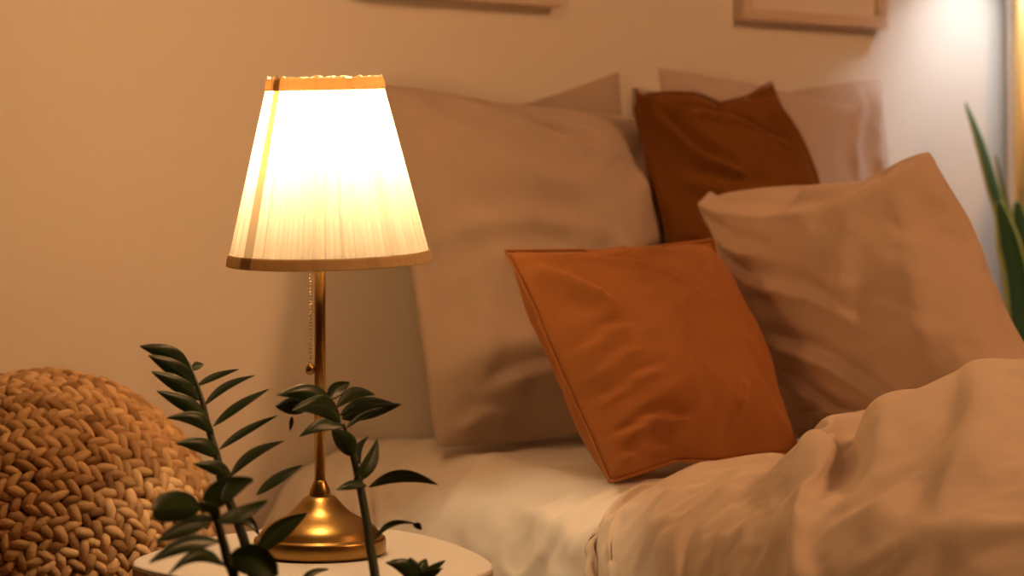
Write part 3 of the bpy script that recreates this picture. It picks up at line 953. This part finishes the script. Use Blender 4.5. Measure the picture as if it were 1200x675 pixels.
# low young shoot
sp = [soil_at(.055, .01), P(490, 720, 2.3), P(487, 690, 2.31), P(486, 676, 2.31)]
s4 = stem(sp, [.005, .0045, .004, .003])
for b, t, w, ar, ti, fc, dd in [((505, 705), (406, 630), 46, .2, 20, 1, -.02), ((508, 695), (425, 622), 44, .2, 20, 1, .02), ((512, 690), (488, 612), 44, .05, 15, 1, 0), ((515, 690), (545, 616), 46, .05, 15, -1, .02), ((515, 690), (610, 622), 28, .05, 40, -1, .02), ((515, 695), (600, 648), 34, .04, 30, -1, -.02), ((165, 682), (212, 652), 18, .1, 40, 1, 0)][:6]:
    leaf(s4, P(*c4(*b), 2.31), P(*c4(*t), 2.31 + dd), w / 2.871, ar, ti, fc, org=ORG)
sp = [soil_at(.01, .0), P(352, 720, 2.25), P(352, 690, 2.25)]
s5 = stem(sp, [.004, .0035, .002])
leaf(s5, P(350, 688, 2.25), P(385, 667, 2.27), 8, .12, 40, 1, org=ORG)

# ------------------------------------------------------------------ snake plant in the right corner
SD = 4.12
sc_ = P(1186, 400, SD); sc_.z = 0
snake = empty('snake_plant', sc_, 'snake plant with yellow edged leaves in the bright corner right of the bed', 'plant')
SO = Vector(sc_)
v, f = lathe([(.0001, 0), (.070, 0), (.075, .01), (.085, .28), (.085, .30), (.078, .30), (.076, .28), (.0001, .28)], 40)
mesh('pot', v, f, M['pot'], snake)
v, f = lathe([(.0001, .27), (.0765, .275), (.05, .284), (.0001, .285)], 32); mesh('soil', v, f, M['soil'], snake)
def blade(ctrl, w, tw0=0.2):
    """strap leaf through control points; w list of widths"""
    c = spline(ctrl, 24); v, f, rib = [], [], []
    for i, p in enumerate(c):
        t = (c[min(i + 1, 24)] - c[max(i - 1, 0)]).normalized()
        fd = (RIGHT * math.cos(tw0) + VIEW * math.sin(tw0)); W = (fd - t * fd.dot(t)).normalized(); Nn = t.cross(W)
        ww = float(np.interp(i / 24, np.linspace(0, 1, len(w)), w))
        for j in range(7):
            u = j / 6 * 2 - 1
            v.append(p + W * (u * ww / 2) + Nn * (.25 * u * u * ww) - SO); rib.append(1 - abs(u))
    for i in range(24):
        for j in range(6):
            k = i * 7 + j; f.append([k, k + 1, k + 8, k + 7])
    o = mesh('leaf', v, f, M['snake'], snake, True, {'rib': rib})
    s = o.modifiers.new('t', 'SOLIDIFY'); s.thickness = .004; s.offset = 0
    return o
so = lambda dx, dy: SO + RIGHT * dx + VIEW * dy + UP * .28
blade([so(-.02, -.02), P(1192, 320, SD - .02), P(1178, 262, SD - .03), P(1164, 215, SD - .03), P(1149, 165, SD - .02), P(1131, 120, SD)], [.026, .030, .028, .027, .021, .002], .5)
blade([so(.0, .02), P(1200, 330, SD + .03), P(1188, 270, SD + .03), P(1178, 228, SD + .03), P(1166, 182, SD + .02)], [.022, .026, .022, .016, .002], 1.0)
blade([so(.02, -.03), P(1196, 350, SD - .06), P(1184, 285, SD - .07), P(1170, 236, SD - .08)], [.04, .05, .045, .01], .2)
blade([so(.035, -.01), P(1204, 340, SD - .03), P(1200, 280, SD - .04), P(1192, 236, SD - .04)], [.04, .05, .046, .01], .3)
blade([so(.04, .02), P(1225, 340, SD), P(1230, 250, SD), P(1238, 160, SD)], [.04, .05, .04, .004], .6)

# ------------------------------------------------------------------ floor lamp with a gilded pole and curtain in the corner
fp = P(1197, 300, 4.22); fp.z = 0
fl = empty('floor_lamp', fp, 'golden pole of a floor lamp at the far right edge', 'lamp')
v, f = lathe([(.0001, 0), (.09, 0), (.09, .012), (.02, .02), (.0001, .022)], 40); mesh('base', v, f, M['gold'], fl)
v, f = lathe([(.0001, .02), (.0125, .02), (.0125, 1.46), (.0001, 1.46)], 24); mesh('pole', v, f, M['gold'], fl)
hd = Vector((-.065, -.10, 1.40))
v, f = tube([Vector((0, 0, 1.45)), Vector((-.015, -.05, 1.49)), Vector((hd.x, hd.y, 1.47))], [.008, .008, .008], 10, 12); mesh('arm', v, f, M['gold'], fl)
v, f = lathe([(.030, .07), (.045, .06), (.092, -.15), (.0905, -.15), (.043, .058), (.028, .066)], 48)
f = f[:-2]
mesh('shade', [(x + hd.x, y + hd.y, z + hd.z) for x, y, z in v], f, M['lamp_metal'], fl)
bm = bmesh.new(); bmesh.ops.create_uvsphere(bm, u_segments=20, v_segments=12, radius=.040); bmesh.ops.translate(bm, verts=bm.verts, vec=hd)
from_bm('bulb', bm, M['cool_bulb'], fl)

cx0 = PY(1176, 200, WY - .02).x
v, f = [], []
n_ = 90; nz = 30
for kz in range(nz + 1):
    for i in range(n_ + 1):
        x = cx0 + .55 * i / n_
        ph = i / n_ * 2 * PI * 5
        z = .03 + 2.2 * kz / nz
        y = WY - .028 - .012 * math.sin(ph + .3 * math.sin(z * 3)) - .003 * math.sin(2.3 * ph)
        v.append((x, y, z))
for kz in range(nz):
    for i in range(n_):
        k = kz * (n_ + 1) + i; f.append([k, k + 1, k + n_ + 2, k + n_ + 1])
cur = mesh('curtain', loc_of(v, (cx0 + .27, WY - .045, .03)), f, M['curtain'])
cur.location = (cx0 + .27, WY - .045, .03)
s = cur.modifiers.new('t', 'SOLIDIFY'); s.thickness = .003
tag(cur, 'white curtain hanging in soft folds behind the golden pole', 'curtain')

# ------------------------------------------------------------------ room light
pl = empty('ceiling_lamp', (2.9, .2, ZC), 'round warm ceiling lamp in front of the bed', 'lamp')
bm = bmesh.new(); bmesh.ops.create_uvsphere(bm, u_segments=32, v_segments=16, radius=.22)
for v_ in bm.verts: v_.co.z = v_.co.z * .35 - .10
from_bm('diffuser', bm, M['room_bulb'], pl)
v, f = lathe([(.0001, -.03), (.12, -.03), (.12, 0), (.0001, 0)], 40); mesh('base', v, f, M['lamp_metal'], pl)

pd = empty('fill_globe_lamp', (1.30, 2.40, ZC), 'added fill light, an unseen warm globe above the bedside table', 'lamp')  # added out of view to brighten the left wall, pouf and sheet
v, f = tube([Vector((0, 0, 0)), Vector((0, 0, -.95))], [.003, .003], 8, 4); mesh('cord', v, f, M['brass'], pd)
v, f = lathe([(.0001, -.94), (.03, -.94), (.03, -.90), (.0001, -.90)], 24); mesh('cap', v, f, M['brass'], pd)
bm = bmesh.new(); bmesh.ops.create_uvsphere(bm, u_segments=32, v_segments=16, radius=.13); bmesh.ops.translate(bm, verts=bm.verts, vec=(0, 0, -1.06))
from_bm('globe', bm, M['fill_globe_bulb'], pd)

w = bpy.data.worlds.new('world'); sc.world = w; w.use_nodes = True
w.node_tree.nodes['Background'].inputs[0].default_value = (.9, .6, .4, 1)
w.node_tree.nodes['Background'].inputs[1].default_value = .05

# ------------------------------------------------------------------ render settings that are ours to set
sc.view_settings.view_transform = 'Standard'
sc.view_settings.look = 'None'
sc.view_settings.exposure = 0.13
sc.view_settings.gamma = 1
sc.view_settings.use_curve_mapping = False
cy_ = sc.cycles
cy_.use_denoising = True
cy_.max_bounces = 10; cy_.diffuse_bounces = 6; cy_.transmission_bounces = 8; cy_.transparent_max_bounces = 12
cy_.sample_clamp_indirect = 12
cy_.caustics_reflective = False; cy_.caustics_refractive = False
